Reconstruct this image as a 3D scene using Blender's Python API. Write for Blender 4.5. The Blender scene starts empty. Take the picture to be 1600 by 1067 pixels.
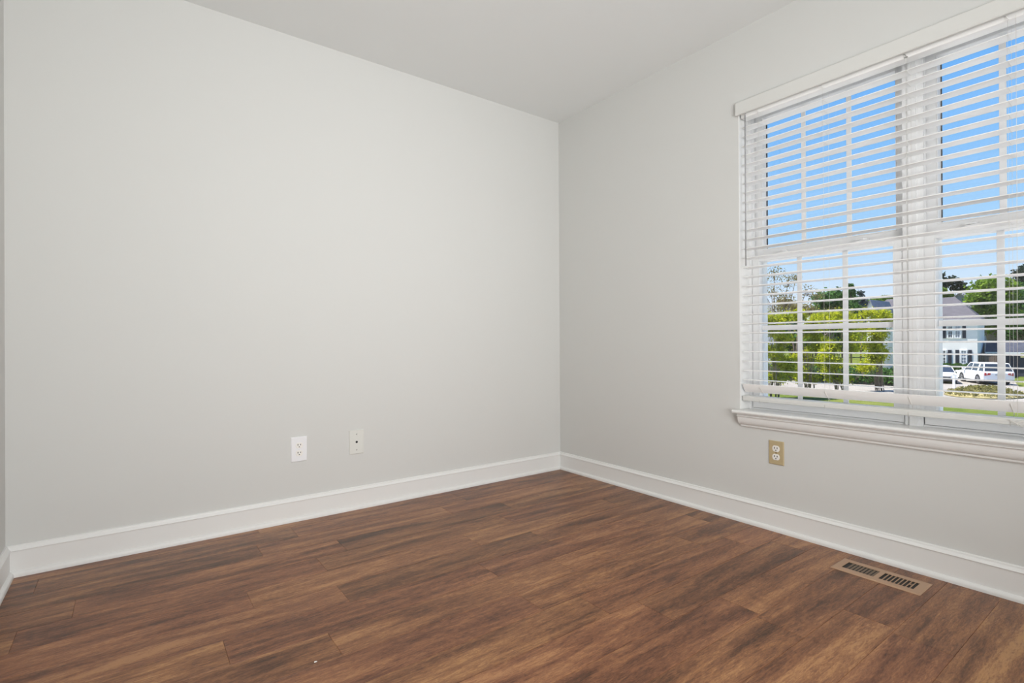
import bpy, math, random
from mathutils import Vector, Matrix
random.seed(7)
S = bpy.context.scene
C = S.collection

# ------------------------------------------------------------------ camera
CAM = Vector((-2.44535, -2.75381, 0.89073))
CR = Vector((0.80541143, -0.59269395, -0.00513032))
CU = Vector((0.00316639, -0.00435301, 0.99998551))
CF = Vector((0.59270769, 0.805416, 0.00162926))
FPX = 810.014
cd = bpy.data.cameras.new('camera'); cam = bpy.data.objects.new('camera', cd); C.objects.link(cam)
cd.sensor_fit = 'HORIZONTAL'; cd.sensor_width = 36.0; cd.lens = 36.0 * FPX / 1600.0
cd.clip_start = 0.02; cd.clip_end = 600
m = Matrix.Identity(4)
for i in range(3):
    m[i][0] = CR[i]; m[i][1] = CU[i]; m[i][2] = -CF[i]; m[i][3] = CAM[i]
cam.matrix_world = m
S.camera = cam

# ------------------------------------------------------------------ colour management
S.view_settings.view_transform = 'Standard'
S.view_settings.look = 'None'
S.view_settings.gamma = 1.0
S.view_settings.use_curve_mapping = False
S.view_settings.exposure = 0.18
S.cycles.use_denoising = True
S.cycles.max_bounces = 10
S.cycles.diffuse_bounces = 6
S.cycles.transparent_max_bounces = 12
S.cycles.sample_clamp_indirect = 6.0

# ------------------------------------------------------------------ sky
W = bpy.data.worlds.new('sky'); S.world = W; W.use_nodes = True
nt = W.node_tree; nt.nodes.clear()
wo = nt.nodes.new('ShaderNodeOutputWorld'); bg = nt.nodes.new('ShaderNodeBackground')
tc = nt.nodes.new('ShaderNodeTexCoord'); sp = nt.nodes.new('ShaderNodeSeparateXYZ'); rp = nt.nodes.new('ShaderNodeValToRGB')
nt.links.new(tc.outputs['Generated'], sp.inputs[0]); nt.links.new(sp.outputs['Z'], rp.inputs[0])
nt.links.new(rp.outputs[0], bg.inputs[0]); nt.links.new(bg.outputs[0], wo.inputs[0])
els = rp.color_ramp.elements
els[0].position = 0.0; els[0].color = (0.80, 0.88, 0.98, 1)
els[1].position = 0.75; els[1].color = (0.06, 0.25, 0.75, 1)
for p_, c_ in ((0.07, (0.70, 0.84, 1.0, 1)), (0.16, (0.42, 0.70, 1.0, 1)), (0.30, (0.22, 0.53, 0.98, 1)), (0.48, (0.10, 0.40, 0.95, 1))):
    e = els.new(p_); e.color = c_
bg.inputs[1].default_value = 0.90

# ------------------------------------------------------------------ sun (high, from this house's side, so none enters the room)
sd = bpy.data.lights.new('sun', 'SUN'); sd.energy = 9.5; sd.angle = 0.01; sd.color = (1.0, 0.96, 0.88)
so = bpy.data.objects.new('sun', sd); C.objects.link(so)
so.rotation_euler = Vector((0.24, -0.36, -0.90)).to_track_quat('-Z', 'Y').to_euler()
so.location = (-8, 10, 25)

# added soft fill light, unseen, in front of the closed rear wall
ad = bpy.data.lights.new('fill_light', 'AREA'); ad.shape = 'RECTANGLE'; ad.size = 1.1; ad.size_y = 1.6; ad.energy = 35; ad.spread = math.radians(118); ad.color = (0.985, 0.99, 0.99)
ao = bpy.data.objects.new('fill_light', ad); C.objects.link(ao)
ao.location = (-1.85, -3.78, 1.15); ao.rotation_euler = Vector((0.20, 1.0, 0.15)).to_track_quat('-Z', 'Y').to_euler()
FILL_E = 31.0

# ================================================================== helpers
def mat(name, col, rough=0.6, metal=0.0, spec=0.5, noise=None, bump=None, emit=None, alpha=None):
    m = bpy.data.materials.new(name); m.use_nodes = True
    n = m.node_tree; b = n.nodes['Principled BSDF']
    b.inputs['Base Color'].default_value = (*col, 1); b.inputs['Roughness'].default_value = rough
    b.inputs['Metallic'].default_value = metal; b.inputs['Specular IOR Level'].default_value = spec
    if noise or bump:
        t = n.nodes.new('ShaderNodeTexCoord')
    if noise:      # (scale xyz, second colour, detail)
        sc, col2, det = noise
        mp = n.nodes.new('ShaderNodeMapping'); mp.inputs['Scale'].default_value = sc if isinstance(sc, tuple) else (sc,) * 3
        nz = n.nodes.new('ShaderNodeTexNoise'); nz.inputs['Scale'].default_value = 1; nz.inputs['Detail'].default_value = det
        cr = n.nodes.new('ShaderNodeValToRGB')
        cr.color_ramp.elements[0].position = 0.35; cr.color_ramp.elements[1].position = 0.65
        cr.color_ramp.elements[0].color = (*col, 1); cr.color_ramp.elements[1].color = (*col2, 1)
        n.links.new(t.outputs['Object'], mp.inputs[0]); n.links.new(mp.outputs[0], nz.inputs['Vector'])
        n.links.new(nz.outputs['Fac'], cr.inputs[0]); n.links.new(cr.outputs[0], b.inputs['Base Color'])
    if bump:       # (scale, strength, distance)
        nb = n.nodes.new('ShaderNodeTexNoise'); nb.inputs['Scale'].default_value = bump[0]; nb.inputs['Detail'].default_value = 4
        bn = n.nodes.new('ShaderNodeBump'); bn.inputs['Strength'].default_value = bump[1]; bn.inputs['Distance'].default_value = bump[2]
        n.links.new(t.outputs['Object'], nb.inputs['Vector']); n.links.new(nb.outputs['Fac'], bn.inputs['Height']); n.links.new(bn.outputs[0], b.inputs['Normal'])
    if emit:
        b.inputs['Emission Color'].default_value = (*emit[0], 1); b.inputs['Emission Strength'].default_value = emit[1]
    return m

class MB:
    def __init__(s): s.v = []; s.f = []; s.sm = []
    def add(s, vs, fs, smooth=False):
        o = len(s.v); s.v += [tuple(v) for v in vs]
        for f in fs: s.f.append(tuple(i + o for i in f)); s.sm.append(smooth)
        return s
    def box(s, a, b):
        x0, x1 = sorted((a[0], b[0])); y0, y1 = sorted((a[1], b[1])); z0, z1 = sorted((a[2], b[2]))
        return s.add([(x0,y0,z0),(x1,y0,z0),(x1,y1,z0),(x0,y1,z0),(x0,y0,z1),(x1,y0,z1),(x1,y1,z1),(x0,y1,z1)],
              [(0,3,2,1),(4,5,6,7),(0,1,5,4),(1,2,6,5),(2,3,7,6),(3,0,4,7)])
    def hull8(s, p):   # 8 corners, same order as box
        return s.add(p, [(0,3,2,1),(4,5,6,7),(0,1,5,4),(1,2,6,5),(2,3,7,6),(3,0,4,7)])
    def loft(s, rings, closed=True, caps=True, smooth=False):
        n = len(rings[0]); vs = [p for r in rings for p in r]; fs = []
        for i in range(len(rings) - 1):
            for j in range(n if closed else n - 1):
                k = (j + 1) % n; fs.append((i*n+j, i*n+k, (i+1)*n+k, (i+1)*n+j))
        s.add(vs, fs, smooth)
        if caps and closed:
            o = len(s.v) - len(vs); s.f.append(tuple(o + j for j in range(n))[::-1]); s.sm.append(False)
            o2 = len(s.v) - n; s.f.append(tuple(o2 + j for j in range(n))); s.sm.append(False)
        return s
    def tube(s, pts, r, n=8, smooth=True):
        pts = [Vector(p) for p in pts]; rr = r if isinstance(r, (list, tuple)) else [r] * len(pts)
        rings = []
        for i, p in enumerate(pts):
            d = (pts[min(i+1, len(pts)-1)] - pts[max(i-1, 0)]).normalized()
            up = Vector((0,0,1)) if abs(d.z) < 0.95 else Vector((1,0,0))
            a = d.cross(up).normalized(); b = d.cross(a).normalized()
            rings.append([tuple(p + rr[i]*(math.cos(2*math.pi*k/n)*a + math.sin(2*math.pi*k/n)*b)) for k in range(n)])
        return s.loft(rings, smooth=smooth)
    def disc_lathe(s, c, axis, prof, n=24, smooth=True):   # prof: (radius, distance along axis)
        c = Vector(c); ax = Vector(axis).normalized(); up = Vector((0,0,1)) if abs(ax.z) < 0.95 else Vector((1,0,0))
        a = ax.cross(up).normalized(); b = ax.cross(a)
        rings = [[tuple(c + ax*h + max(r, 1e-5)*(math.cos(2*math.pi*k/n)*a + math.sin(2*math.pi*k/n)*b)) for k in range(n)] for r, h in prof]
        return s.loft(rings, smooth=smooth)
    def build(s, name, material, parent=None, fix=True):
        me = bpy.data.meshes.new(name); me.from_pydata(s.v, [], s.f)
        me.polygons.foreach_set('use_smooth', s.sm)
        if fix:
            import bmesh
            bm = bmesh.new(); bm.from_mesh(me); bmesh.ops.recalc_face_normals(bm, faces=bm.faces); bm.to_mesh(me); bm.free()
        me.materials.append(material); me.update()
        o = bpy.data.objects.new(name, me); C.objects.link(o)
        if parent: o.parent = parent
        return o
def tag(o, label=None, cat=None, group=None, kind=None):
    if label: o['label'] = label
    if cat: o['category'] = cat
    if group: o['group'] = group
    if kind: o['kind'] = kind
    return o
def empty(name, loc=(0,0,0), rz=0.0, **k):
    o = bpy.data.objects.new(name, None); o.empty_display_size = 0.1; o.location = loc; o.rotation_euler = (0,0,rz); C.objects.link(o)
    tag(o, **k); return o
def copy_tree(o, parent=None):
    c = o.copy(); C.objects.link(c); c.parent = parent
    for ch in list(o.children): copy_tree(ch, c)
    return c
def bevel(o, w, seg=2):
    b = o.modifiers.new('bevel', 'BEVEL'); b.width = w; b.segments = seg; b.limit_method = 'ANGLE'; b.angle_limit = 0.6
    return o
def at(px, py, d):     # world point seen at a pixel of the photograph at forward distance d (metres)
    return CAM + d * (CF + CR * ((px - 800) / FPX) - CU * ((py - 533.5) / FPX))
def onx(px, py, X):    # world point seen at a pixel, on the plane x = X
    r = CF + CR * ((px - 800) / FPX) - CU * ((py - 533.5) / FPX)
    return CAM + r * ((X - CAM.x) / r.x)

# ------------------------------------------------------------------ materials
WALL = mat('wall_paint', (0.66, 0.662, 0.644), 0.85, spec=0.2, bump=(260, 0.06, 0.0006))
CEIL = mat('ceiling_paint', (0.81, 0.825, 0.82), 0.9, spec=0.15, bump=(180, 0.06, 0.0006))
TRIM = mat('white_gloss_trim_paint', (0.80, 0.80, 0.785), 0.38, spec=0.4)
VINYL = mat('white_window_vinyl', (0.84, 0.84, 0.84), 0.4)
SLAT = mat('white_slat', (0.925, 0.92, 0.91), 0.5, spec=0.3)
CORD = mat('white_cord', (0.78, 0.76, 0.72), 0.8)
WAND = mat('grey_clear_wand', (0.36, 0.36, 0.37), 0.25)
DARK = mat('dark_gap', (0.09, 0.09, 0.095), 0.7)
RAIL_SHADED = mat('rail_white_shaded', (0.69, 0.69, 0.665), 0.55, spec=0.3)  # blind white greyed: room-side shade put into the colour
PLATEW = mat('white_plastic', (0.84, 0.84, 0.86), 0.35)
PLATEC = mat('painted_plate', (0.72, 0.72, 0.68), 0.45)
ALMOND = mat('almond_plate', (0.50, 0.40, 0.235), 0.45)
SOCK = mat('socket_white', (0.86, 0.84, 0.80), 0.35)
BLACK = mat('slot_black', (0.02, 0.02, 0.02), 0.6)
STEEL = mat('screw_steel', (0.45, 0.44, 0.42), 0.4, metal=0.7)
VENT = mat('tan_vent_enamel', (0.44, 0.285, 0.185), 0.45, spec=0.3)
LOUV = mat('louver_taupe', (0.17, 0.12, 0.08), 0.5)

def glass_mat(name, tint=(1,1,1), gl=1.0):
    m = bpy.data.materials.new(name); m.use_nodes = True; n = m.node_tree; n.nodes.clear()
    o = n.nodes.new('ShaderNodeOutputMaterial'); mx = n.nodes.new('ShaderNodeMixShader'); tr = n.nodes.new('ShaderNodeBsdfTransparent')
    g = n.nodes.new('ShaderNodeBsdfGlossy'); g.inputs['Roughness'].default_value = 0.0; tr.inputs[0].default_value = (*tint, 1)
    fr = n.nodes.new('ShaderNodeFresnel'); fr.inputs[0].default_value = 1.45
    ml = n.nodes.new('ShaderNodeMath'); ml.operation = 'MULTIPLY'; ml.inputs[1].default_value = gl
    n.links.new(fr.outputs[0], ml.inputs[0]); n.links.new(ml.outputs[0], mx.inputs[0]); n.links.new(tr.outputs[0], mx.inputs[1]); n.links.new(g.outputs[0], mx.inputs[2]); n.links.new(mx.outputs[0], o.inputs[0])
    return m
GLASS = glass_mat('window_glass')

# laminate planks
def floor_mat():
    m = bpy.data.materials.new('walnut_laminate'); m.use_nodes = True; n = m.node_tree; b = n.nodes['Principled BSDF']
    L = n.links.new
    uv = n.nodes.new('ShaderNodeUVMap'); uv.uv_map = 'grain'
    at_ = n.nodes.new('ShaderNodeVertexColor'); at_.layer_name = 'tone'
    sep = n.nodes.new('ShaderNodeSeparateColor'); L(at_.outputs['Color'], sep.inputs[0])
    def noise(sc, det, rough=0.55, dist=0.0):
        mp = n.nodes.new('ShaderNodeMapping'); mp.inputs['Scale'].default_value = sc; L(uv.outputs[0], mp.inputs[0])
        z = n.nodes.new('ShaderNodeTexNoise'); z.inputs['Scale'].default_value = 1; z.inputs['Detail'].default_value = det
        z.inputs['Roughness'].default_value = rough; z.inputs['Distortion'].default_value = dist
        L(mp.outputs[0], z.inputs['Vector']); return z.outputs['Fac']
    def math_(op, a, c, c2=None):
        q = n.nodes.new('ShaderNodeMath'); q.operation = op
        for i, x in enumerate((a, c, c2)):
            if x is None: continue
            if isinstance(x, (int, float)): q.inputs[i].default_value = x
            else: L(x, q.inputs[i])
        return q.outputs[0]
    broad = noise((2.1, 17, 1), 3, 0.5, 0.5)
    mid = noise((12, 95, 1), 5, 0.7, 1.1)
    fine = noise((55, 260, 1), 4, 0.8, 1.0)
    cath = noise((3.0, 11, 1), 1, 0.4, 0.3)            # swirled cathedral grain
    sw = math_('SINE', math_('MULTIPLY', cath, 95.0), 0.0)
    sw = math_('MULTIPLY', sw, 0.028)
    v = math_('MULTIPLY', broad, 1.10)
    v = math_('MULTIPLY_ADD', mid, 0.85, v)
    v = math_('MULTIPLY_ADD', fine, 0.85, v)
    v = math_('ADD', v, sw)
    v = math_('MULTIPLY_ADD', sep.outputs[0], 0.17, v)
    v = math_('SUBTRACT', v, 0.93)
    cr = n.nodes.new('ShaderNodeValToRGB'); L(v, cr.inputs[0]); e = cr.color_ramp.elements
    e[0].position = 0.18; e[0].color = (0.050, 0.023, 0.013, 1)
    e[1].position = 0.86; e[1].color = (0.42, 0.215, 0.105, 1)
    for p, c in ((0.36, (0.115, 0.048, 0.026, 1)), (0.52, (0.20, 0.085, 0.045, 1)), (0.68, (0.285, 0.130, 0.066, 1))):
        q = e.new(p); q.color = c
    hs = n.nodes.new('ShaderNodeHueSaturation'); L(cr.outputs[0], hs.inputs['Color'])
    hs.inputs['Saturation'].default_value = 1.04
    L(math_('MULTIPLY_ADD', sep.outputs[1], 0.18, 0.92), hs.inputs['Value'])
    L(math_('MULTIPLY_ADD', sep.outputs[2], 0.008, 0.499), hs.inputs['Hue'])
    L(hs.outputs[0], b.inputs['Base Color'])
    L(math_('MULTIPLY_ADD', mid, 0.16, 0.26), b.inputs['Roughness'])
    b.inputs['Specular IOR Level'].default_value = 0.34
    bp = n.nodes.new('ShaderNodeBump'); bp.inputs['Strength'].default_value = 0.30; bp.inputs['Distance'].default_value = 0.0012
    L(math_('MULTIPLY_ADD', fine, 0.7, mid), bp.inputs['Height']); L(bp.outputs[0], b.inputs['Normal'])
    return m

# ================================================================== room shell
XL, YB, H, T = -2.83379, -3.95, 2.44, 0.18
Y0, Y1, Z0, Z1 = -2.7218, -1.3438, 0.536, 2.066      # window opening in the right wall
def struct(name, mb, m, **k):
    o = mb.build(name, m); o['kind'] = 'structure'
    for a, b in k.items(): o[a] = b
    return o
w = MB().box((XL - T, 0, -0.05), (T, T, H)); struct('wall_back', w, WALL, label='long plain pale grey wall opposite the camera, with two white plates low down')
w = MB()
w.box((0, YB, -0.05), (T, Y0, H)); w.box((0, Y1, -0.05), (T, 0, H)); w.box((0, Y0, -0.05), (T, Y1, Z0 - 0.002)); w.box((0, Y0, Z1), (T, Y1, H))
struct('wall_right', w, WALL, label='pale grey wall on the right holding the wide window')
w = MB().box((XL - T, YB, -0.05), (XL, 0, H)); struct('wall_left', w, WALL, label='pale grey wall seen as a narrow strip at the left edge')
w = MB().box((XL - T, YB - T, -0.05), (T, YB, H)); struct('wall_front', w, WALL, label='wall behind the camera')
w = MB().box((XL - T, YB - T, H), (T, T, H + 0.15)); struct('ceiling', w, CEIL, label='flat pale grey painted ceiling')

# floor: one mesh of bevelled planks
rows_j = {-1: -1.824, 0: -2.00, 1: -1.697, 2: -1.827, 3: -1.208, 4: -0.933, 5: -1.32, 6: -1.960, 7: -1.344, 8: -1.184, 9: -1.05, 10: -1.70, 11: -0.82, 12: -1.45, 13: -0.577}
PW, PL, G = 0.1478, 0.905, 0.0007
mb = MB(); tones = []; uvs = []
rnd = random.Random(21)
for k in range(-2, 27):
    ya, yb = min(-0.243 - PW * k, 0.0), max(-0.243 - PW * (k + 1), YB)
    ya = 0.0 if k == -2 else ya
    if yb >= ya: continue
    j = rows_j.get(k, -rnd.uniform(0, PL))
    j = j - PL * math.ceil((j - XL) / PL)      # first joint left of the room
    while j < 0:
        xa, xb = max(j, XL), min(j + PL, 0.0); j += PL
        if xb - xa < 0.005: continue
        o = len(mb.v); g = G
        mb.add([(xa, yb, -0.0012), (xb, yb, -0.0012), (xb, ya, -0.0012), (xa, ya, -0.0012), (xa+g, yb+g, 0), (xb-g, yb+g, 0), (xb-g, ya-g, 0), (xa+g, ya-g, 0)],
               [(4,5,6,7), (0,1,5,4), (1,2,6,5), (2,3,7,6), (3,0,4,7)])
        tn = (rnd.random(), rnd.random(), rnd.random(), 1); ou, ov = rnd.uniform(0, 90), rnd.uniform(0, 40)
        for _ in range(5): tones.append(tn); uvs.append((ou, ov))
mb.add([(XL, YB, -0.05), (0, YB, -0.05), (0, 0, -0.05), (XL, 0, -0.05), (XL, YB, -0.0013), (0, YB, -0.0013), (0, 0, -0.0013), (XL, 0, -0.0013)],
       [(0,3,2,1), (4,5,6,7), (0,1,5,4), (1,2,6,5), (2,3,7,6), (3,0,4,7)])
for _ in range(6): tones.append((0.2, 0.2, 0.2, 1)); uvs.append((0, 0))
fo = mb.build('floor', floor_mat(), fix=False); tag(fo, 'dark brown wood plank floor with staggered plank joints', kind='structure')
me = fo.data
ca = me.color_attributes.new('tone', 'FLOAT_COLOR', 'CORNER'); uvl = me.uv_layers.new(name='grain')
for p in me.polygons:
    for li in p.loop_indices:
        ca.data[li].color = tones[p.index]; c = me.vertices[me.loops[li].vertex_index].co
        uvl.data[li].uv = (c.x + uvs[p.index][0], c.y + uvs[p.index][1])

# baseboards with their shoe moulding
BB = [(0, 0), (0, 0.118), (0.005, 0.118), (0.008, 0.1155), (0.009, 0.111), (0.0105, 0.109), (0.014, 0.105), (0.017, 0.1005), (0.0165, 0.098), (0.0135, 0.0965), (0.0135, 0)]
SH = [(0.0135, 0), (0.0135, 0.020)] + [(0.0135 + 0.0135 * math.sin(a * math.pi / 12), 0.0065 + 0.0135 * math.cos(a * math.pi / 12)) for a in range(1, 6)] + [(0.027, 0.006), (0.027, 0.0)]
def run_prof(prof, fa, fb):
    return MB().loft([[fa(d, z) for d, z in prof], [fb(d, z) for d, z in prof]])
for nm, fa, fb, lb in (
    ('baseboard_back', lambda d, z: (XL + d, -d, z), lambda d, z: (-d, -d, z), 'white moulded baseboard along the long plain back wall'),
    ('baseboard_right', lambda d, z: (-d, -d, z), lambda d, z: (-d, YB + d, z), 'white moulded baseboard running under the window on the right wall'),
    ('baseboard_left', lambda d, z: (XL + d, YB + d, z), lambda d, z: (XL + d, -d, z), 'short stretch of white baseboard at the left edge of the photo')):
    o = run_prof(BB, fa, fb).build(nm, TRIM); tag(o, lb, kind='structure')
    run_prof(SH, fa, fb).build('shoe_molding', TRIM, o)

# window stool and apron
ST = [(0.10, 0.548), (-0.045, 0.553), (-0.052, 0.5515), (-0.055, 0.546), (-0.055, 0.542), (-0.052, 0.537), (-0.046, 0.536), (0.10, 0.536)]
mb = MB().loft([[(x, -1.3438, z) for x, z in ST], [(x, Y0, z) for x, z in ST]])
ST2 = [(min(x, -0.0005), z) for x, z in ST]
mb.loft([[(x, -1.333, z) for x, z in ST2], [(x, -1.3438, z) for x, z in ST2]]); mb.loft([[(x, Y0, z) for x, z in ST2], [(x, Y0 - 0.012, z) for x, z in ST2]])
o = mb.build('trim_1', TRIM); tag(o, 'white window stool shelf with rounded nose below the blind', kind='structure')
AP = [(0, 0.536), (-0.033, 0.536), (-0.033, 0.5285), (-0.036, 0.5265), (-0.0365, 0.5225), (-0.0345, 0.5205), (-0.031, 0.5185), (-0.0305, 0.5165)]
for i in range(1, 9):
    a = i / 8 * math.pi / 2
    AP.append((-0.0305 + 0.020 * (1 - math.cos(a)), 0.5165 - 0.036 * math.sin(a)))
AP += [(-0.0115, 0.4790), (-0.0115, 0.4740), (-0.008, 0.470), (0, 0.4695)]
def ap_ring(y, s): return [(x, y + s * (0.012 + x * 0.27), z) for x, z in AP]
mb = MB().loft([ap_ring(-1.3455, -1.0), ap_ring(Y0, 1.0)])
o = mb.build('trim_2', TRIM); tag(o, 'white coved apron moulding under the window stool', kind='structure')

# ================================================================== windows
def make_window():
    root = empty('window_1', (0, -1.6797, 0)); root['kind'] = 'structure'
    hw = 0.3223
    # frame: jamb liners, head and sill
    f = MB()
    L0, L1 = 0.0136 + hw, hw + 0.0005
    for s in (-1, 1):
        f.box((0.088, s * (hw + 0.001), 0.5485), (0.178, s * (hw + 0.0130), Z1))
        for xx in (0.0885, 0.118, 0.124, 0.1355, 0.150, 0.160):   # liner ribs
            f.box((xx, s * (hw - 0.004), 0.60), (xx + 0.0018, s * (hw + 0.002), Z1 - 0.01))
    f.box((0.088, -hw - 0.013, 2.058), (0.178, hw + 0.013, Z1)); f.box((0.1, -hw - 0.013, 0.537), (0.178, hw + 0.013, 0.5545))
    for s in (-1, 1): f.box((0.1312, s * (hw - 0.0415), 0.5545), (0.170, s * (hw + 0.0005), 1.3105))
    f.build('window_frame', VINYL, root)
    def sash(name, xf, xb, xg, zb, zt, gb, gt, mz, wy):
        oy, iy, ig = hw - 0.003, hw - 0.0395, hw - 0.0412
        F = [(xf, -oy, zb), (xf, oy, zb), (xf, oy, zt), (xf, -oy, zt)]
        s_ = MB()
        ring = lambda x, y, a, b: [(x, -y, a), (x, y, a), (x, y, b), (x, -y, b)]
        s_.loft([ring(xb, oy, zb, zt), ring(xf, oy, zb, zt), ring(xf, iy + 0.004, gb - 0.006, gt + 0.006), ring(xf - 0.0025, iy + 0.002, gb - 0.004, gt + 0.004), ring(xf - 0.001, iy, gb, gt),
                 ring(xf + 0.012, iy - 0.0006, gb + 0.001, gt - 0.001), ring(xg, ig + 0.0006, gb + 0.002, gt - 0.002), ring(xg + 0.008, ig, gb + 0.003, gt - 0.003), ring(xb, ig, gb + 0.003, gt - 0.003), ring(xb, oy, zb, zt)], caps=False)
        o = s_.build(name, VINYL, root)
        g = MB().box((xg, -iy, gb - 0.004), (xg + 0.004, iy, gt + 0.004)).build('glass_pane', GLASS, o)
        for sy in (-1, 1): MB().box((xf + 0.006, sy * (hw - 0.0028), zb + .003), (xb - 0.001, sy * (hw - 0.0002), zt - .003)).build('gap_shade', DARK, o)  # dark strips stand in for the shade in the sash-to-frame gaps
        if name == 'upper_sash':
            gk = MB().box((xb - 0.0095, ig - 0.0022, gb + .003), (xb - 0.0005, ig + 0.0005, gt - .003)); gk.box((xb - 0.0095, -ig, gt - 0.0055), (xb - 0.0005, ig, gt - 0.0025)); gk.build('glazing_gasket', DARK, o)
        mu = MB()
        for cy in (-0.1955 / 2, 0.1955 / 2): mu.box((xg - 0.006, cy - wy / 2, gb), (xg - 0.0005, cy + wy / 2, gt))
        mu.box((xg - 0.0061, -iy + 0.003, mz - 0.012), (xg - 0.0004, iy - 0.003, mz + 0.012))
        bevel(mu.build('muntin_grid', VINYL, o), 0.002, 2)
        return o
    up = sash('upper_sash', 0.132, 0.176, 0.164, 1.312, 2.058, 1.355, 2.016, 1.758, 0.021)
    lo = sash('lower_sash', 0.094, 0.130, 0.118, 0.557, 1.318, 0.604, 1.289, 0.9565, 0.022)
    # raised lift rail along the top of the lower sash
    lr = MB().box((0.086, -hw + 0.012, 1.304), (0.0938, hw - 0.012, 1.3155)); bevel(lr.build('lift_rail', VINYL, lo), 0.003)
    for sy in (-0.17, 0.17):
        lk = MB().box((0.100, sy - 0.025, 1.318), (0.126, sy + 0.025, 1.325))
        lk.disc_lathe((0.113, sy, 1.325), (0, 0, 1), [(0.012, 0), (0.012, 0.008), (0.008, 0.011), (0, 0.0115)], 16)
        lk.box((0.098, sy - 0.004, 1.327), (0.116, sy + 0.024, 1.333))
        ob = lk.build('sash_lock', VINYL, lo)
        MB().box((0.1325 - 0.006, sy - 0.008, 1.3205), (0.1317, sy + 0.008, 1.3245)).build('keeper', BLACK, lo)
    return root
win = make_window(); tag(win, 'left of the two white sash windows behind the blind')
win2 = copy_tree(win); win2.location.y -= 0.7063; win2.name = 'window_2'; tag(win2, 'right of the two white sash windows behind the blind')
mb = MB().box((0.086, -2.0508, 0.5485), (0.178, -2.0148, Z1)); mb.box((0.080, -2.046, 0.5485), (0.0861, -2.0195, Z1))
o = mb.build('trim_3', VINYL); tag(o, 'white mullion post between the two windows', kind='structure')
mb = MB().box((0.0, Y1 + 0.0002, 0.553), (0.0878, Y1 - 0.0035, Z1 - 0.004)); mb.box((0, Y0 - 0.0002, 0.553), (0.0878, Y0 + 0.0035, Z1 - 0.004)); mb.box((0, Y0, Z1 - 0.0038), (0.0878, Y1, Z1 + 0.0002))
o = mb.build('trim_4', TRIM); tag(o, 'white jamb boards lining the window opening', kind='structure')

# ================================================================== blind
BL = empty('venetian_blind', (0.0, -2.0375, 1.99), label='wide white horizontal slat blind, slats open, hanging across both windows', cat='blind')
bx = lambda *a: MB().box(*a)
hwB = 0.6775      # half length of a slat
bevel(bx((0.0035, -hwB - 0.004, 0.0055), (0.056, hwB + 0.004, 0.046)).build('headrail', SLAT, BL), 0.003)
vm = MB().loft([[(x, y, z) for x, z in ((-0.008, 0.020), (-0.008, 0.083), (-0.0185, 0.083), (-0.021, 0.0805), (-0.021, 0.0245), (-0.0185, 0.020))] for y in (-hwB - 0.018, hwB + 0.0185)])
vm.box((-0.008, hwB + 0.0085, 0.022), (-0.0005, hwB + 0.0185, 0.081)); vm.box((-0.008, -hwB - 0.018, 0.022), (-0.0005, -hwB - 0.008, 0.081))
vm.build('valance', RAIL_SHADED, BL)
LAD = [0.5925, 0.3015, -0.001, -0.293, -0.593]
def slat_mb(tilt, w=0.0505, th=0.0028, crown=0.0022):
    c, s_ = math.cos(tilt), math.sin(tilt); top = []; bot = []
    for i in range(9):
        t = i / 8; x = t * w; z = crown * (1 - (2*t - 1) ** 2)
        top.append((x, z)); bot.append((x, z - th))
    pr = [(0, -0.0010), *[(x, z) for x, z in top[0:1]]]
    pr = top + bot[::-1]
    pr = [(x * c + z * s_, z * c - x * s_) for x, z in pr]
    mb = MB().loft([[(x, y, z) for x, z in pr] for y in (-hwB, hwB)], smooth=False)
    return mb
proto = slat_mb(math.radians(3.2)).build('slat', SLAT, BL)
ZB = 1.99
for k in range(28):
    o = proto if k == 0 else proto.copy()
    if k: C.objects.link(o)
    o.parent = BL; o.location = (0.003, 0, 0.7015 + 0.04623 * k - ZB)
tl = slat_mb(math.radians(54), crown=-0.0035); o = tl.build('slat', SLAT, BL); o.location = (0.000, 0, 0.6805 - ZB); o['label'] = 'lowest slat, tipped steeply downward'
# bottom rail
t = math.radians(-4); prof = []
for x, z in ((0, 0.003), (0.003, 0), (0.047, 0), (0.05, 0.003), (0.05, 0.016), (0.047, 0.019), (0.003, 0.0195), (0.0005, 0.0175), (0.0005, 0.013), (-0.001, 0.0125)):
    prof.append((x * math.cos(t) + z * math.sin(t) + 0.004, z * 1.2 * math.cos(t) - x * math.sin(t) + 0.5955 - ZB))
MB().loft([[(x, y, z) for x, z in prof] for y in (-hwB, hwB)]).build('bottom_rail', RAIL_SHADED, BL)
for ly in LAD:
    r = 0.0004
    lc = MB(); lc.tube([(0.0015, ly, 0.004), (0.0015, ly, 0.672 - ZB)], r, 5); lc.tube([(0.055, ly, 0.004), (0.055, ly, 0.62 - ZB)], r, 5)
    lc.tube([(0.0015, ly, 0.673 - ZB), (-0.0005, ly - 0.001, 0.667 - ZB), (0.018, ly - 0.004, 0.645 - ZB), (0.034, ly - 0.005, 0.632 - ZB), (0.02, ly - 0.003, 0.612 - ZB), (0.002, ly, 0.607 - ZB), (0.0015, ly, 0.593 - ZB)], 0.0012, 6)
    for k in range(28):
        z = 0.6985 + 0.04623 * k - ZB; lc.tube([(0.0015, ly, z), (0.055, ly, z - 0.0035)], 0.0005, 4)
    lc.build('ladder_cord', CORD, BL)
    hk = MB().box((-0.002, ly - 0.006, 0.006), (0.0035, ly + 0.006, 0.009)); hk.tube([(0.001, ly + 0.008, 0.022), (-0.004, ly + 0.002, 0.018), (-0.005, ly - 0.002, 0.010), (0.002, ly - 0.003, 0.004)], 0.0014, 6)
    hk.build('cord_clip', STEEL if ly == LAD[2] else SLAT, BL)
wy = -1.3835 + 2.0375
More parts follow.
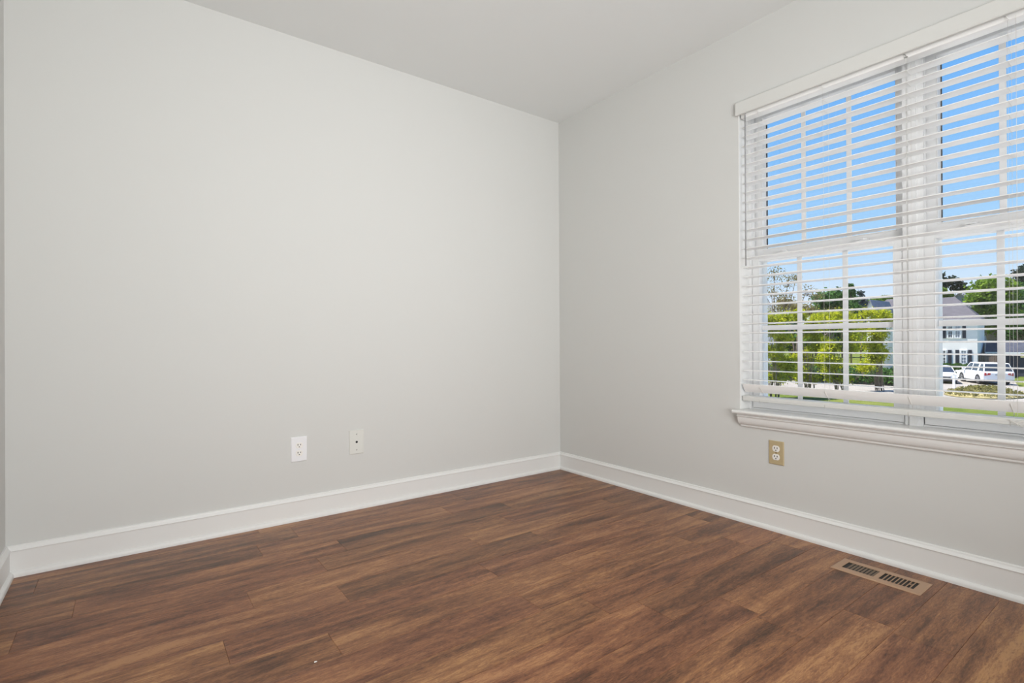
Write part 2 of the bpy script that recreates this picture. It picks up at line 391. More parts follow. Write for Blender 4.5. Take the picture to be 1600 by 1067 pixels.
wd = MB().tube([(-0.006, wy, 0.012), (-0.006, wy, 1.262 - ZB)], 0.0030, 8); wd.tube([(0.002, wy, 0.022), (-0.006, wy, 0.020), (-0.006, wy, 0.010)], 0.0015, 6)
wd.build('tilt_wand', WAND, BL)
lcd = MB()
for dy, zz in ((0.0, 0.63),):
    y = -2.352 + 2.0375 + dy
    lcd.tube([(-0.004, y, 0.012), (-0.005, y, -0.6), (-0.006, y + 0.002, zz - ZB)], 0.0006, 6)
lcd.build('lift_cord', CORD, BL)
cl = MB()
pts = []
for i in range(60):
    a = i / 59; pts.append((-0.006 + 0.004 * math.sin(a * 31), -2.335 + 2.0375 - 0.075 * a + 0.012 * math.sin(a * 23), 0.605 - ZB + 0.010 * math.sin(a * 17 + 0.6) - 0.004 * a))
cl.tube(pts, 0.0012, 6); cl.build('knotted_cord_end', CORD, BL)

# ================================================================== outlets and plates
def make_outlet(name, pm, sm, W_, H_, screw=STEEL):
    """local frame: x right along wall, z up, -y out of the wall"""
    r = empty(name)
    pl = MB().loft([[(-W_/2, 0, -H_/2), (W_/2, 0, -H_/2), (W_/2, 0, H_/2), (-W_/2, 0, H_/2)],
                    [(-W_/2, -0.003, -H_/2), (W_/2, -0.003, -H_/2), (W_/2, -0.003, H_/2), (-W_/2, -0.003, H_/2)],
                    [(-W_/2+.003, -0.006, -H_/2+.003), (W_/2-.003, -0.006, -H_/2+.003), (W_/2-.003, -0.006, H_/2-.003), (-W_/2+.003, -0.006, H_/2-.003)]])
    pl.build('cover_plate', pm, r)
    for s in (1, -1):
        cz = 0.0195 * s; q = MB(); ring = []
        for i in range(32):
            a = 2 * math.pi * i / 32; x, z = 0.0172 * math.cos(a), 0.0172 * math.sin(a); z = max(-0.0142, min(0.0142, z)); ring.append((x, z))
        q.loft([[(x, -0.0055, z + cz) for x, z in ring], [(x, -0.0075, z + cz) for x, z in ring], [(x*.93, -0.0082, z*.93 + cz) for x, z in ring]])
        rc = q.build('receptacle', sm, r)
        for sx, hh in ((-0.0062, 0.0042), (0.0062, 0.0034)): MB().box((sx - 0.0017, -0.0086, cz + 0.0035 - hh), (sx + 0.0017, -0.0079, cz + 0.0035 + hh)).build('slot', BLACK, rc)
        MB().disc_lathe((0, -0.0079, cz - 0.0072), (0, -1, 0), [(0.0027, 0), (0.0027, 0.0007)], 14).build('ground_hole', BLACK, rc)
    sc = MB().disc_lathe((0, -0.0058, 0), (0, -1, 0), [(0.0033, 0), (0.0033, 0.001), (0.002, 0.0016), (0, 0.0017)], 14); sc.build('screw', screw, r)
    return r
o1 = make_outlet('electrical_outlet', PLATEW, SOCK, 0.078, 0.124, PLATEW); o1.location = (-1.761, 0, 0.3566)
tag(o1, 'white double electrical outlet with white cover on the back wall', 'outlet')
o3 = make_outlet('electrical_outlet', ALMOND, SOCK, 0.070, 0.111, mat('brass_screw', (0.25, 0.2, 0.11), 0.4, metal=0.6)); o3.location = (0, -1.5258, 0.3655); o3.rotation_euler = (0, 0, -math.pi/2)
tag(o3, 'electrical outlet with almond tan cover plate under the window', 'outlet')
jp = empty('jack_plate', (-1.4655, 0, 0.3585), label='off-white blank-looking wall plate with one small centre jack hole, right of the white outlet', cat='wall plate')
W_, H_ = 0.077, 0.127
MB().loft([[(-W_/2, 0, -H_/2), (W_/2, 0, -H_/2), (W_/2, 0, H_/2), (-W_/2, 0, H_/2)], [(-W_/2, -0.004, -H_/2), (W_/2, -0.004, -H_/2), (W_/2, -0.004, H_/2), (-W_/2, -0.004, H_/2)],
   [(-W_/2+.002, -0.006, -H_/2+.002), (W_/2-.002, -0.006, -H_/2+.002), (W_/2-.002, -0.006, H_/2-.002), (-W_/2+.002, -0.006, H_/2-.002)]]).build('cover_plate', PLATEC, jp)
MB().disc_lathe((0, -0.0055, 0), (0, -1, 0), [(0.0062, 0), (0.0062, 0.0010), (0.0045, 0.0012)], 18).build('jack', BLACK, jp)
for s in (-1, 1): MB().disc_lathe((0, -0.0058, s * 0.042), (0, -1, 0), [(0.0036, 0), (0.0034, 0.001), (0, 0.0014)], 14).build('screw', STEEL, jp)

# ================================================================== floor register
V = empty('floor_register', (-0.1655, -1.9935, 0), label='tan metal floor heating vent with two banks of slots, beside the right baseboard', cat='vent')
vw, vl = 0.068, 0.1445       # half sizes: x, y
fm = MB()
def rg(a, b, z, cy=0): return [(-a, cy - b, z), (a, cy - b, z), (a, cy + b, z), (-a, cy + b, z)]
# plate with two openings
OX, A0, A1, B0, B1 = 0.036, 0.008, 0.116, -0.008, -0.116
for (p, q) in (((-vw + .006, -vl + .006), (-OX, vl - .006)), ((OX, -vl + .006), (vw - .006, vl - .006)), ((-OX, A1), (OX, vl - .006)), ((-OX, B0), (OX, A0)), ((-OX, -vl + .006), (OX, B1))):
    fm.box((p[0], p[1], 0.0022), (q[0], q[1], 0.0042))
fm.loft([rg(vw, vl, 0.0), rg(vw, vl, 0.0012), rg(vw - .006, vl - .006, 0.0042), rg(vw - .0062, vl - .0062, 0.0022), rg(vw - .004, vl - .004, 0)], caps=False)
fm.build('vent_frame', VENT, V)
MB().box((-OX - .003, B1 - .003, 0.0001), (OX + .003, A1 + .003, 0.0006)).build('duct_opening', BLACK, V)
n = 9
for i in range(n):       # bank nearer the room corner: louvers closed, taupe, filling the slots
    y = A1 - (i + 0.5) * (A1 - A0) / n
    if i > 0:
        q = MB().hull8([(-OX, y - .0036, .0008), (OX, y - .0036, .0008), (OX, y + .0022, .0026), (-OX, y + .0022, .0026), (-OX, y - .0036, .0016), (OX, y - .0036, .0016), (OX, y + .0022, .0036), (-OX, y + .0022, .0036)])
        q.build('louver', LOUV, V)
for i in range(1, n):
    y = B0 - i * (B0 - B1) / n
    q = MB().hull8([(-OX, y - .0011, .0008), (OX, y - .0011, .0008), (OX, y + .0011, .0008), (-OX, y + .0011, .0008), (-OX, y - .0011, .0038), (OX, y - .0011, .0038), (OX, y + .0011, .0038), (-OX, y + .0011, .0038)])
    q.build('louver', VENT, V)
MB().tube([(-0.004, B1 + .012, .003), (-0.004, B1 + .020, .0042), (0.006, B1 + .021, .0042), (0.008, B1 + .013, .003)], 0.0013, 6).build('damper_lever', VENT, V)

# white speck of debris on the floor, painted-over patch edge by the tan outlet
p = CAM + (CF + CR * ((493 - 800) / FPX) - CU * ((1034 - 533.5) / FPX)) * 1.0
r_ = p - CAM; p = CAM + r_ * (-CAM.z / r_.z)
o = MB().hull8([(-.004,-.002,0),(.004,-.002,0),(.005,.001,0),(-.003,.002,0),(-.003,-.001,.001),(.002,-.002,.002),(.003,.001,.001),(-.002,.001,.002)]).build('paint_chip', SOCK); o.location = (p.x, p.y, 0.0)
tag(o, 'tiny white flake of debris lying on the dark plank floor', 'debris')

# added ceiling fill light, out of view, to brighten the room
LP = empty('fill_lamp', (-1.95, -2.25, H), label='added round fill light on the ceiling, out of view', cat='lamp')
MB().disc_lathe((0, 0, 0), (0, 0, -1), [(0.17, 0), (0.17, 0.012), (0.16, 0.02), (0.0, 0.02)], 32).build('fill_lamp_base', TRIM, LP)
gm = mat('fill_lamp_glow', (0.9, 0.88, 0.84), 0.3, emit=((0.97, 1.0, 0.99), FILL_E))
MB().disc_lathe((0, 0, -0.02), (0, 0, -1), [(0.152, 0), (0.15, 0.02), (0.135, 0.045), (0.10, 0.066), (0.05, 0.078), (0.0, 0.081)], 32).build('fill_lamp_dome', gm, LP)

# ================================================================== outside
import numpy as np
ZG = -2.78
def gp(px, py):        # point of the ground seen at a pixel
    r = CF + CR * ((px - 800) / FPX) - CU * ((py - 533.5) / FPX)
    return CAM + r * ((ZG - CAM.z) / r.z)
GRASS = mat('sunlit_grass', (0.10, 0.15, 0.02), 0.9, spec=0.1, noise=((0.9, 0.9, 0.9), (0.20, 0.22, 0.05), 6))
CONC = mat('pale_concrete', (0.36, 0.33, 0.30), 0.9, spec=0.1, noise=((0.4, 0.4, 0.4), (0.42, 0.39, 0.36), 4))
BOUNCE = mat('bounce_pale', (0.78, 0.76, 0.73), 0.9, spec=0.1)  # added unseen reflector, kept pale to throw sunlight up at the slats
o = MB().box((0.6, -900, ZG - 0.3), (2500, 2500, ZG)).build('lawn', GRASS); tag(o, 'bright yellow-green lawns across the neighbourhood outside', kind='structure')
o = MB().box((3.0, -22, ZG), (21, 26, ZG + 0.03)).build('bounce_slab', BOUNCE); tag(o, 'added unseen pale slab below the window, bounces sunlight up', kind='structure')
XS0, XS1, XF = 38.0, 53.0, 64.5
o = MB().box((XS0, -90, ZG), (XS1, 130, ZG + 0.035)).build('street', CONC); tag(o, 'pale sunlit street', kind='structure')
a, b, c_, d_ = gp(1481, 600), gp(1502, 607), gp(1588, 605), gp(1581, 592)
o = MB().hull8([(XS1, onx(1500, 600, XS1).y, ZG), (XS1, onx(1592, 600, XS1).y, ZG), (62.5, onx(1583, 590, 62.5).y, ZG), (62.5, onx(1455, 590, 62.5).y, ZG)] +
               [(XS1, onx(1500, 600, XS1).y, ZG + .04), (XS1, onx(1592, 600, XS1).y, ZG + .04), (62.5, onx(1583, 590, 62.5).y, ZG + .04), (62.5, onx(1455, 590, 62.5).y, ZG + .04)]).build('driveway', CONC)
tag(o, 'pale driveway the two parked cars stand on', kind='structure')

def leaf_mat(name, c1, c2, sc=2.0):
    m = bpy.data.materials.new(name); m.use_nodes = True; n = m.node_tree; n.nodes.clear()
    o = n.nodes.new('ShaderNodeOutputMaterial'); mx = n.nodes.new('ShaderNodeMixShader'); d = n.nodes.new('ShaderNodeBsdfDiffuse'); t = n.nodes.new('ShaderNodeBsdfTranslucent')
    tc = n.nodes.new('ShaderNodeTexCoord'); nz = n.nodes.new('ShaderNodeTexNoise'); nz.inputs['Scale'].default_value = sc; nz.inputs['Detail'].default_value = 5; nz.inputs['Roughness'].default_value = 0.7
    cr = n.nodes.new('ShaderNodeValToRGB'); cr.color_ramp.elements[0].position = 0.35; cr.color_ramp.elements[1].position = 0.65
    cr.color_ramp.elements[0].color = (*c1, 1); cr.color_ramp.elements[1].color = (*c2, 1)
    n.links.new(tc.outputs['Object'], nz.inputs['Vector']); n.links.new(nz.outputs['Fac'], cr.inputs[0])
    n.links.new(cr.outputs[0], d.inputs[0]); n.links.new(cr.outputs[0], t.inputs[0]); mx.inputs[0].default_value = 0.45
    n.links.new(d.outputs[0], mx.inputs[1]); n.links.new(t.outputs[0], mx.inputs[2]); n.links.new(mx.outputs[0], o.inputs[0])
    return m
LIME = leaf_mat('lime_leaves', (0.17, 0.23, 0.015), (0.66, 0.66, 0.04))
GREEN = leaf_mat('fresh_green_leaves', (0.05, 0.14, 0.012), (0.36, 0.52, 0.07), 0.9)
DEEP = leaf_mat('deep_green_leaves', (0.04, 0.12, 0.03), (0.17, 0.34, 0.09), 1.6)
PINE = leaf_mat('pine_needles', (0.02, 0.04, 0.03), (0.08, 0.12, 0.08), 1.0)
DRY = leaf_mat('brownish_young_leaves', (0.22, 0.18, 0.08), (0.42, 0.38, 0.16), 2.5)
BLUE = leaf_mat('blue_green_leaves', (0.08, 0.12, 0.12), (0.26, 0.32, 0.33), 4.0)
HEDGE = leaf_mat('hedge_leaves', (0.03, 0.09, 0.015), (0.12, 0.24, 0.05), 2.0)
BARK = mat('grey_brown_bark', (0.26, 0.20, 0.15), 0.9, spec=0.1, noise=((6, 6, 2), (0.32, 0.26, 0.2), 4))
def leaves(name, m, blobs, n, size, parent, seed=1, hollow=0.45):
    r = np.random.default_rng(seed); vol = np.array([b[1] ** 2 for b in blobs], float); vol /= vol.sum()
    idx = r.choice(len(blobs), n, p=vol); cen = np.array([tuple(b[0]) for b in blobs])[idx]; rad = np.array([b[1] for b in blobs])[idx]
    d = r.normal(size=(n, 3)); d /= np.linalg.norm(d, axis=1)[:, None]
    rr = rad * (hollow + (1 - hollow) * r.random(n) ** 0.6) if hollow > 0 else rad * np.abs(r.normal(0.55, 0.42, n))
    c = cen + d * rr[:, None] * np.array([1, 1, 0.8])
    c = c[c[:, 2] > ZG + 0.05]; n = len(c)
    u = r.normal(size=(n, 3)); u /= np.linalg.norm(u, axis=1)[:, None]; w_ = r.normal(size=(n, 3)); v = np.cross(u, w_); v /= np.linalg.norm(v, axis=1)[:, None]
    s = (size * (0.6 + 0.8 * r.random(n)))[:, None]
    P = np.stack([c - u * s, c - v * s * 0.6, c + u * s, c + v * s * 0.6], 1).reshape(-1, 3)
    me = bpy.data.meshes.new(name); me.vertices.add(4 * n); me.vertices.foreach_set('co', P.ravel())
    me.loops.add(4 * n); me.loops.foreach_set('vertex_index', np.arange(4 * n, dtype=np.int32))
    me.polygons.add(n); me.polygons.foreach_set('loop_start', np.arange(0, 4 * n, 4, dtype=np.int32)); me.update(calc_edges=True); me.validate()
    me.materials.append(m); o = bpy.data.objects.new(name, me); C.objects.link(o); o.parent = parent
    return o
def tree(name, label, blobs, d, base, m, n, size, cat='tree', stems=1, seed=1, hollow=0.45, tr=0.12, group=None, twigs=0):
    """blobs in photo pixels (px, py, radius) with an optional depth offset; turned into real crowns at distance d"""
    B = at(base, 560, d); B.z = ZG
    root = empty(name, B, label=label, cat=cat, group=group); rn = random.Random(seed); bl = []
    for q in blobs:
        dd = d + (q[3] if len(q) > 3 else rn.uniform(-1, 1) * q[2] * d / FPX * 0.8)
        bl.append((at(q[0], q[1], dd) - B, q[2] * d / FPX))
    tk = MB()
    for s in range(stems):
        off = Vector((rn.uniform(-1, 1), rn.uniform(-1, 1), 0)) * (0.30 * (stems > 1) * d / 34)
        for i, (c, r) in enumerate(bl):
            if stems > 1 and i % stems != s: continue
            lean = Vector((c.x, c.y, 0)); mid = off * 0.8 + lean * 0.25 + Vector((0, 0, c.z * 0.45)); rr = tr
            tk.tube([off, mid, mid.lerp(c, 0.55) + Vector((rn.uniform(-.1, .1), rn.uniform(-.1, .1), 0)) * r, c + Vector((0, 0, r * 0.2))], [rr, rr * 0.75, rr * 0.45, rr * 0.15], 6)
            for k in range(twigs):
                a = c + Vector((rn.gauss(0, .5), rn.gauss(0, .5), rn.gauss(0, .5))) * r; tk.tube([c + Vector((0, 0, -r * 0.5)), (c + a) / 2 + Vector((0, 0, -0.1 * r)), a], [rr * 0.2, rr * 0.12, rr * 0.05], 4)
    tk.build('trunk' if stems == 1 else 'stems', BARK, root, fix=False)
    leaves('foliage', m, bl, n, size, root, seed, hollow)
    return root
# lime-leaved multi-stem shrubs across the street verge, nearest trees
sp_ = [(1212, 'leftmost', 3), (1262, 'second', 4), (1311, 'third', 5), (1368, 'rightmost', 6)]
lb = ['lime green multi-stemmed small tree, leftmost of the row of four outside', 'lime green small tree second from left in the outdoor row',
      'lime green small tree third from left in the outdoor row, behind the right window bar', 'lime green small tree at right end of the row with bare stems showing below']
for i, (px, nm, sd_) in enumerate(sp_):
    rn = random.Random(sd_); bs = []
    for k in range(20):
        bs.append((px + rn.uniform(-22, 22), 500 + (k - 6) * 5.8 + rn.uniform(-4, 4) if k > 5 else rn.uniform(490, 503), rn.uniform(8, 13)))
    if i != 3: bs += [(px - 13, 590, 9), (px + 10, 592, 9), (px, 588, 9)]
    tree('small_tree', lb[i], bs, 33.5 + 4 * (i % 2), px + (10 if i == 3 else 0), LIME, 21000, 0.062, stems=8, seed=sd_, tr=0.028, group='row of lime green small trees', hollow=0.0)
tree('bushy_tree', 'dense dark green round tree rising behind the lime green row', [(1287, 468, 13), (1305, 465, 14), (1296, 480, 17), (1312, 482, 12), (1280, 484, 10)], 75, 1296, DEEP, 5500, 0.26, seed=11, hollow=0.0)
tree('conifer_tree', 'narrow dark conifer with a pointed top, just right of the round tree', [(1329, 447, 4), (1330, 458, 6), (1331, 470, 8), (1333, 484, 10)], 80, 1330, DEEP, 2500, 0.26, seed=12, hollow=0.0)
tree('conifer_tree', 'paler blue-green conifer beside the dark narrow one', [(1345, 458, 4), (1345, 468, 7), (1346, 480, 10), (1350, 492, 12)], 84, 1345, BLUE, 2500, 0.26, seed=13, hollow=0.0)
tree('bare_tree', 'thin sparse tree with few small leaves against the sky, far left of the view', [(1210, 428, 18), (1232, 440, 16), (1205, 455, 18), (1245, 432, 9), (1262, 455, 14), (1276, 462, 12), (1225, 465, 16), (1215, 485, 16)], 46, 1212, DRY, 1500, 0.075, seed=14, hollow=0.1, twigs=9, tr=0.10)
tree('bushy_tree', 'olive brown leafy tree just behind the left lime trees', [(1226, 476, 14), (1245, 482, 13), (1262, 486, 12), (1300, 492, 12), (1322, 494, 10)], 50, 1245, DRY, 5000, 0.10, seed=15, hollow=0.0)
for i, (px, py, r, dd, l_) in enumerate(((1366, 470, 9, 120, 'far low green treetop above the distant dark roof, left one'), (1384, 466, 9, 122, 'far low green treetop above the distant dark roof, right one'))):
    tree('distant_tree', l_, [(px, py + 3, r), (px + 6, py + 6, r), (px - 5, py + 6, r)], dd, px, GREEN, 1500, 0.4, seed=30 + i, group='far trees over the dark roof')
tree('pine_tree', 'tall flat-topped dark pine standing above the white house roof', [(1468, 430, 6), (1487, 436, 6), (1496, 440, 6), (1480, 443, 7), (1500, 445, 6), (1472, 446, 5), (1506, 452, 7), (1490, 449, 6), (1516, 458, 5)], 100, 1484, PINE, 1500, 0.30, seed=16, hollow=0.0, tr=0.16, twigs=3)
tree('bushy_tree', 'small bright green tree peeking over the left of the white house roof', [(1470, 455, 7), (1480, 462, 8), (1466, 464, 8)], 95, 1474, GREEN, 1500, 0.3, seed=17)
tree('broadleaf_tree', 'big bright green leafy tree right of the white house', [(1540, 450, 16), (1553, 445, 16), (1528, 466, 15), (1548, 470, 18), (1565, 462, 18), (1535, 490, 17), (1560, 492, 20), (1545, 508, 15), (1575, 448, 12)], 64, 1552, GREEN, 16000, 0.19, seed=18, tr=0.3, hollow=0.0)
tree('broadleaf_tree', 'darker green leafy tree filling the right edge of the window view', [(1590, 470, 20), (1612, 460, 22), (1580, 500, 20), (1605, 505, 24), (1630, 480, 26), (1590, 525, 18), (1572, 520, 12)], 74, 1600, DEEP, 16000, 0.22, seed=19, tr=0.3, hollow=0.0)
tree('pine_tree', 'dark tall pine crown at the upper right edge above the leafy trees', [(1592, 428, 8), (1602, 422, 9), (1597, 440, 10), (1612, 436, 12), (1586, 446, 7)], 98, 1602, PINE, 2200, 0.3, seed=20, hollow=0.0, tr=0.2)
def strip(name, label, X, pa, pb, ztop, th, m, n, size, cat, seed, z0=0.0):
    ya, yb = onx(pa, 560, X).y, onx(pb, 560, X).y; L = abs(ya - yb); r = empty(name, (X, (ya + yb) / 2, ZG), label=label, cat=cat)
    bl = []; k = max(2, int(L / (ztop * 0.6)))
    for i in range(k + 1): bl.append((Vector((0, -L / 2 + L * i / k, ztop * 0.5)), ztop * 0.62))
    core = MB().box((-th * .3, -L / 2, 0.0), (th * .3, L / 2, ztop * 0.8)); core.build('inner_branches', BARK, r)
    leaves('foliage', m, bl, n, size, r, seed, 0.5); return r
strip('hedge', 'clipped dark green hedge in front of the white house', 62.95, 1478, 1534, 1.4, 0.8, HEDGE, 5000, 0.12, 'hedge', 41)
strip('hedge', 'long green hedge behind the stems of the lime trees', 47.0, 1190, 1400, 1.5, 0.8, DEEP, 8000, 0.12, 'hedge', 42)
# groundcover mound in the street island
ya, yb = onx(1474, 625, 42).y, onx(1600, 625, 42).y
mc = Vector((42.6, (ya + yb) / 2, ZG)); mr = empty('planting_mound', mc, label='low olive brown mound of groundcover by the street', cat='plant bed')
mb = MB(); hw_ = abs(ya - yb) / 2; rings = []
for t in (1, .92, .75, .5, .25, .02): rings.append([(2.9 * t * math.cos(a * math.pi / 16), hw_ * t * math.sin(a * math.pi / 16), 0.05 + 0.42 * (1 - t * t)) for a in range(32)])
mb.loft(rings, smooth=True).build('soil_bed', mat('dry_groundcover', (0.22, 0.19, 0.09), 0.95, spec=0.05, noise=((3, 3, 3), (0.40, 0.34, 0.18), 6)), mr)
bl = [(Vector((2.6 * math.cos(a) * t, hw_ * .93 * math.sin(a) * t, 0.05 + 0.4 * (1 - t * t))), 0.35) for t in (.3, .6, .9) for a in [k * math.pi / 10 for k in range(20)]]
leaves('groundcover_leaves', leaf_mat('olive_leaves', (0.14, 0.13, 0.04), (0.38, 0.35, 0.14), 3), bl, 7000, 0.07, mr, 43, 0.2)
for i, (px, d) in enumerate(((1543, 27.8), (1573, 27.2), (1602, 27.0), (1631, 27.0))):
    B = at(px, 560, d); B.z = ZG
    r = empty('low_shrub', B, label=['grey-blue low shrub at the bottom of the right pane, left of its row', 'grey-blue low shrub just left of the vertical window bar', 'grey-blue low shrub just right of the vertical window bar', 'grey-blue low shrub at the right end, half outside the photo'][i], cat='shrub', group='grey-blue shrubs below the right window')
    leaves('foliage', BLUE, [(Vector((0, 0, .1)), .33), (Vector((.05, .1, .12)), .3), (Vector((-.1, -.1, .1)), .3)], 1600, 0.05, r, 50 + i, 0.3)
    MB().tube([(0, 0, 0), (0.05, 0, 0.2), (0.1, 0.1, 0.4)], 0.02, 5).build('stem', BARK, r)

# ------------------------------------------------------------------ houses
SID = mat('white_lap_siding', (0.92, 0.89, 0.86), 0.7, spec=0.2)
n = SID.node_tree; wv = n.nodes.new('ShaderNodeTexWave'); wv.wave_type = 'BANDS'; wv.bands_direction = 'Z'; wv.wave_profile = 'SAW'; wv.inputs['Scale'].default_value = 1.6
t_ = n.nodes.new('ShaderNodeTexCoord'); bpn = n.nodes.new('ShaderNodeBump'); bpn.inputs['Distance'].default_value = 0.02; bpn.inputs['Strength'].default_value = 0.5
n.links.new(t_.outputs['Object'], wv.inputs['Vector']); n.links.new(wv.outputs['Fac'], bpn.inputs['Height']); n.links.new(bpn.outputs[0], n.nodes['Principled BSDF'].inputs['Normal'])
SHING = mat('grey_shingles', (0.12, 0.115, 0.13), 0.9, spec=0.1, noise=((2.5, 2.5, 7), (0.165, 0.155, 0.175), 5))
SHINGL = mat('light_grey_shingles', (0.38, 0.36, 0.42), 0.9, spec=0.1, noise=((2, 2, 6), (0.46, 0.44, 0.5), 4))
NAVY = mat('dark_navy_shingles', (0.045, 0.05, 0.07), 0.9, spec=0.1, noise=((2, 2, 6), (0.075, 0.08, 0.105), 4))
SHUT = mat('dark_navy_shutter', (0.022, 0.026, 0.045), 0.5)
HWIN = mat('house_window_glass', (0.10, 0.12, 0.16), 0.1)
HBL = mat('house_window_curtained', (0.45, 0.50, 0.58), 0.4)
FENCE = mat('brown_fence_boards', (0.15, 0.11, 0.09), 0.85, spec=0.1, noise=((9, 9, 0.5), (0.27, 0.21, 0.17), 3))
BEAM = mat('yellow_beam_paint', (0.42, 0.40, 0.20), 0.7)
def house_win(root, X, pa, pb, py0, py1, glass, cols, rows, name='window'):
    a, b = onx(pa, py0, X), onx(pb, py1, X); y0, y1, z0, z1 = b.y, a.y, b.z, a.z; L = root.location
    f = MB(); g = 0.09; bx0, bx1 = X - L.x - 0.09, X - L.x + 0.02
    Y0_, Y1_, A_, B_ = y0 - L.y, y1 - L.y, z0 - L.z, z1 - L.z
    f.box((bx0, Y0_, A_), (bx1, Y0_ + g, B_)); f.box((bx0, Y1_ - g, A_), (bx1, Y1_, B_)); f.box((bx0, Y0_ + g, A_), (bx1, Y1_ - g, A_ + g)); f.box((bx0, Y0_ + g, B_ - g), (bx1, Y1_ - g, B_))
    for k in range(1, cols): y = Y0_ + (Y1_ - Y0_) * k / cols; f.box((bx0 + .02, y - .015, A_ + g), (bx1 - .012, y + .015, B_ - g))
    for k in range(1, rows):
        z = A_ + (B_ - A_) * k / rows; hh = .05 if k * 2 == rows else .015; f.box((bx0 + .015, Y0_ + g, z - hh), (bx1 - .011, Y1_ - g, z + hh))
    w_ = f.build(name, VINYL, root); MB().box((bx1 - 0.02, Y0_ + g, A_ + g), (bx1 - 0.005, Y1_ - g, B_ - g)).build('pane', glass, w_)
def shutter(root, X, pa, pb, py0, py1):
    a, b = onx(pa, py0, X), onx(pb, py1, X); L = root.location; f = MB(); X_ = X - L.x
    y0, y1, z0, z1 = b.y - L.y, a.y - L.y, b.z - L.z, a.z - L.z
    f.box((X_ - .05, y0, z0), (X_ + .01, y1, z1)); k = 10
    for i in range(k): z = z0 + .06 + (z1 - z0 - .12) * (i + .2) / k; f.box((X_ - .065, y0 + .05, z), (X_ - .0502, y1 - .05, z + (z1 - z0) / k * .45))
    f.build('shutter', SHUT, root)
def house(name, label, X, pL, pR, py_eave, py_ridge, depth, kind, wallm, roofm, ov=0.35, px_r=None):
    yR, yL = onx(pR, py_eave, X).y, onx(pL, py_eave, X).y; ze = onx((pL + pR) / 2, py_eave, X).z - ZG
    cy = (yR + yL) / 2; hw_ = (yL - yR) / 2; root = empty(name, (X + depth / 2, cy, ZG), label=label, cat='house'); hd = depth / 2
    MB().box((-hd, -hw_, 0), (hd, hw_, ze)).build('wall', wallm, root)
    zr = onx((pL + pR) / 2, py_ridge, X + (depth / 2 if kind != 'gable_front' else 0)).z - ZG
    e = ov; r = MB()
    if kind == 'hip':
        t = min(hd, hw_ * .7); pts = [(-hd - e, -hw_ - e, ze), (hd + e, -hw_ - e, ze), (hd + e, hw_ + e, ze), (-hd - e, hw_ + e, ze), (0, -hw_ + t, zr), (0, hw_ - t, zr)]
        r.add(pts, [(3, 2, 1, 0), (0, 1, 4), (1, 2, 5, 4), (2, 3, 5), (3, 0, 4, 5)])
    elif kind == 'gable_side':
        pts = [(-hd - e, -hw_ - e, ze), (hd + e, -hw_ - e, ze), (hd + e, hw_ + e, ze), (-hd - e, hw_ + e, ze), (0, -hw_ - e, zr), (0, hw_ + e, zr)]
        r.add(pts, [(3, 2, 1, 0), (0, 1, 4), (1, 2, 5, 4), (2, 3, 5), (3, 0, 4, 5)])
    else:
        pts = [(-hd, -hw_, ze), (hd, -hw_, ze), (hd, hw_, ze), (-hd, hw_, ze), (-hd, 0, zr), (hd, 0, zr)]
        g = MB().add([(-hd, -hw_, ze), (-hd, hw_, ze), (-hd, 0, zr), (hd, -hw_, ze), (hd, hw_, ze), (hd, 0, zr)], [(0, 1, 2), (3, 5, 4), (0, 3, 4, 1), (1, 4, 5, 2), (2, 5, 3, 0)])
        g.build('gable', wallm, root)
        for s in (-1, 1):
            nx_ = (zr - ze); L_ = math.hypot(hw_, nx_); tx = 0.12
            r.hull8([(-hd - e, s * (hw_ + e), ze - e * nx_ / hw_), (hd + e, s * (hw_ + e), ze - e * nx_ / hw_), (hd + e, 0, zr), (-hd - e, 0, zr), (-hd - e, s * (hw_ + e), ze + tx - e * nx_ / hw_), (hd + e, s * (hw_ + e), ze + tx - e * nx_ / hw_), (hd + e, 0, zr + tx), (-hd - e, 0, zr + tx)])
    r.build('roof', roofm, root)
    if kind != 'gable_front':
        f = MB().box((-hd - e - .02, -hw_ - e, ze - .16), (-hd - e + .1, hw_ + e, ze + .02)); f.build('gutter', VINYL, root)
    return root
def turn(r, deg):      # swing a house about its front right corner
    w_ = [c for c in r.children if c.name.startswith('wall')][0]; x0 = min(v.co.x for v in w_.data.vertices); y0 = min(v.co.y for v in w_.data.vertices)
    a = math.radians(deg); dx = x0 - (x0 * math.cos(a) - y0 * math.sin(a)); dy = y0 - (x0 * math.sin(a) + y0 * math.cos(a))
    r.location.x += dx; r.location.y += dy; r.rotation_euler = (0, 0, a)
hA = house('house', 'white two-storey house with dark shutters and grey hip roof, behind the parked cars', XF, 1415, 1527, 500.5, 465.5, 9, 'hip', SID, SHING)
for a in ((1481, 1490.3), (1492, 1502)): house_win(hA, XF, a[0], a[1], 505, 528.5, HWIN if a[0] == 1481 else HBL, 2, 4)
for a in ((1473, 1479.3), (1504, 1509.8)): shutter(hA, XF, a[0], a[1], 505, 528.5)
for a, gm_ in (((1470.5, 1480), HWIN), ((1501, 1511.5), HBL)): house_win(hA, XF, a[0], a[1], 546.5, 569, gm_, 2, 4)
for a in ((1482, 1488), (1493.5, 1499.5), (1512.8, 1518.8)): shutter(hA, XF, a[0], a[1], 546.5, 568)
turn(hA, 8)
hB = house('house', 'distant house with long dark roof seen above the right lime tree', 86, 1370, 1425, 484, 467, 10, 'gable_side', SID, SHING)
hC = house('house', 'distant small white gable between the conifers and the dark roof', 70, 1354, 1366, 484, 469.5, 6, 'gable_front', SID, SHINGL, ov=0.15)
hD = house('house', 'white gabled house at the far left edge of the window view', 50, 1166, 1209, 486, 442, 4, 'gable_front', SID, SHINGL, ov=0.1)
turn(hD, 27)
hE = house('house', 'pale grey gabled roof rising behind the white shuttered house', 110, 1478, 1522, 474, 458, 9, 'gable_front', SHINGL, SHINGL)
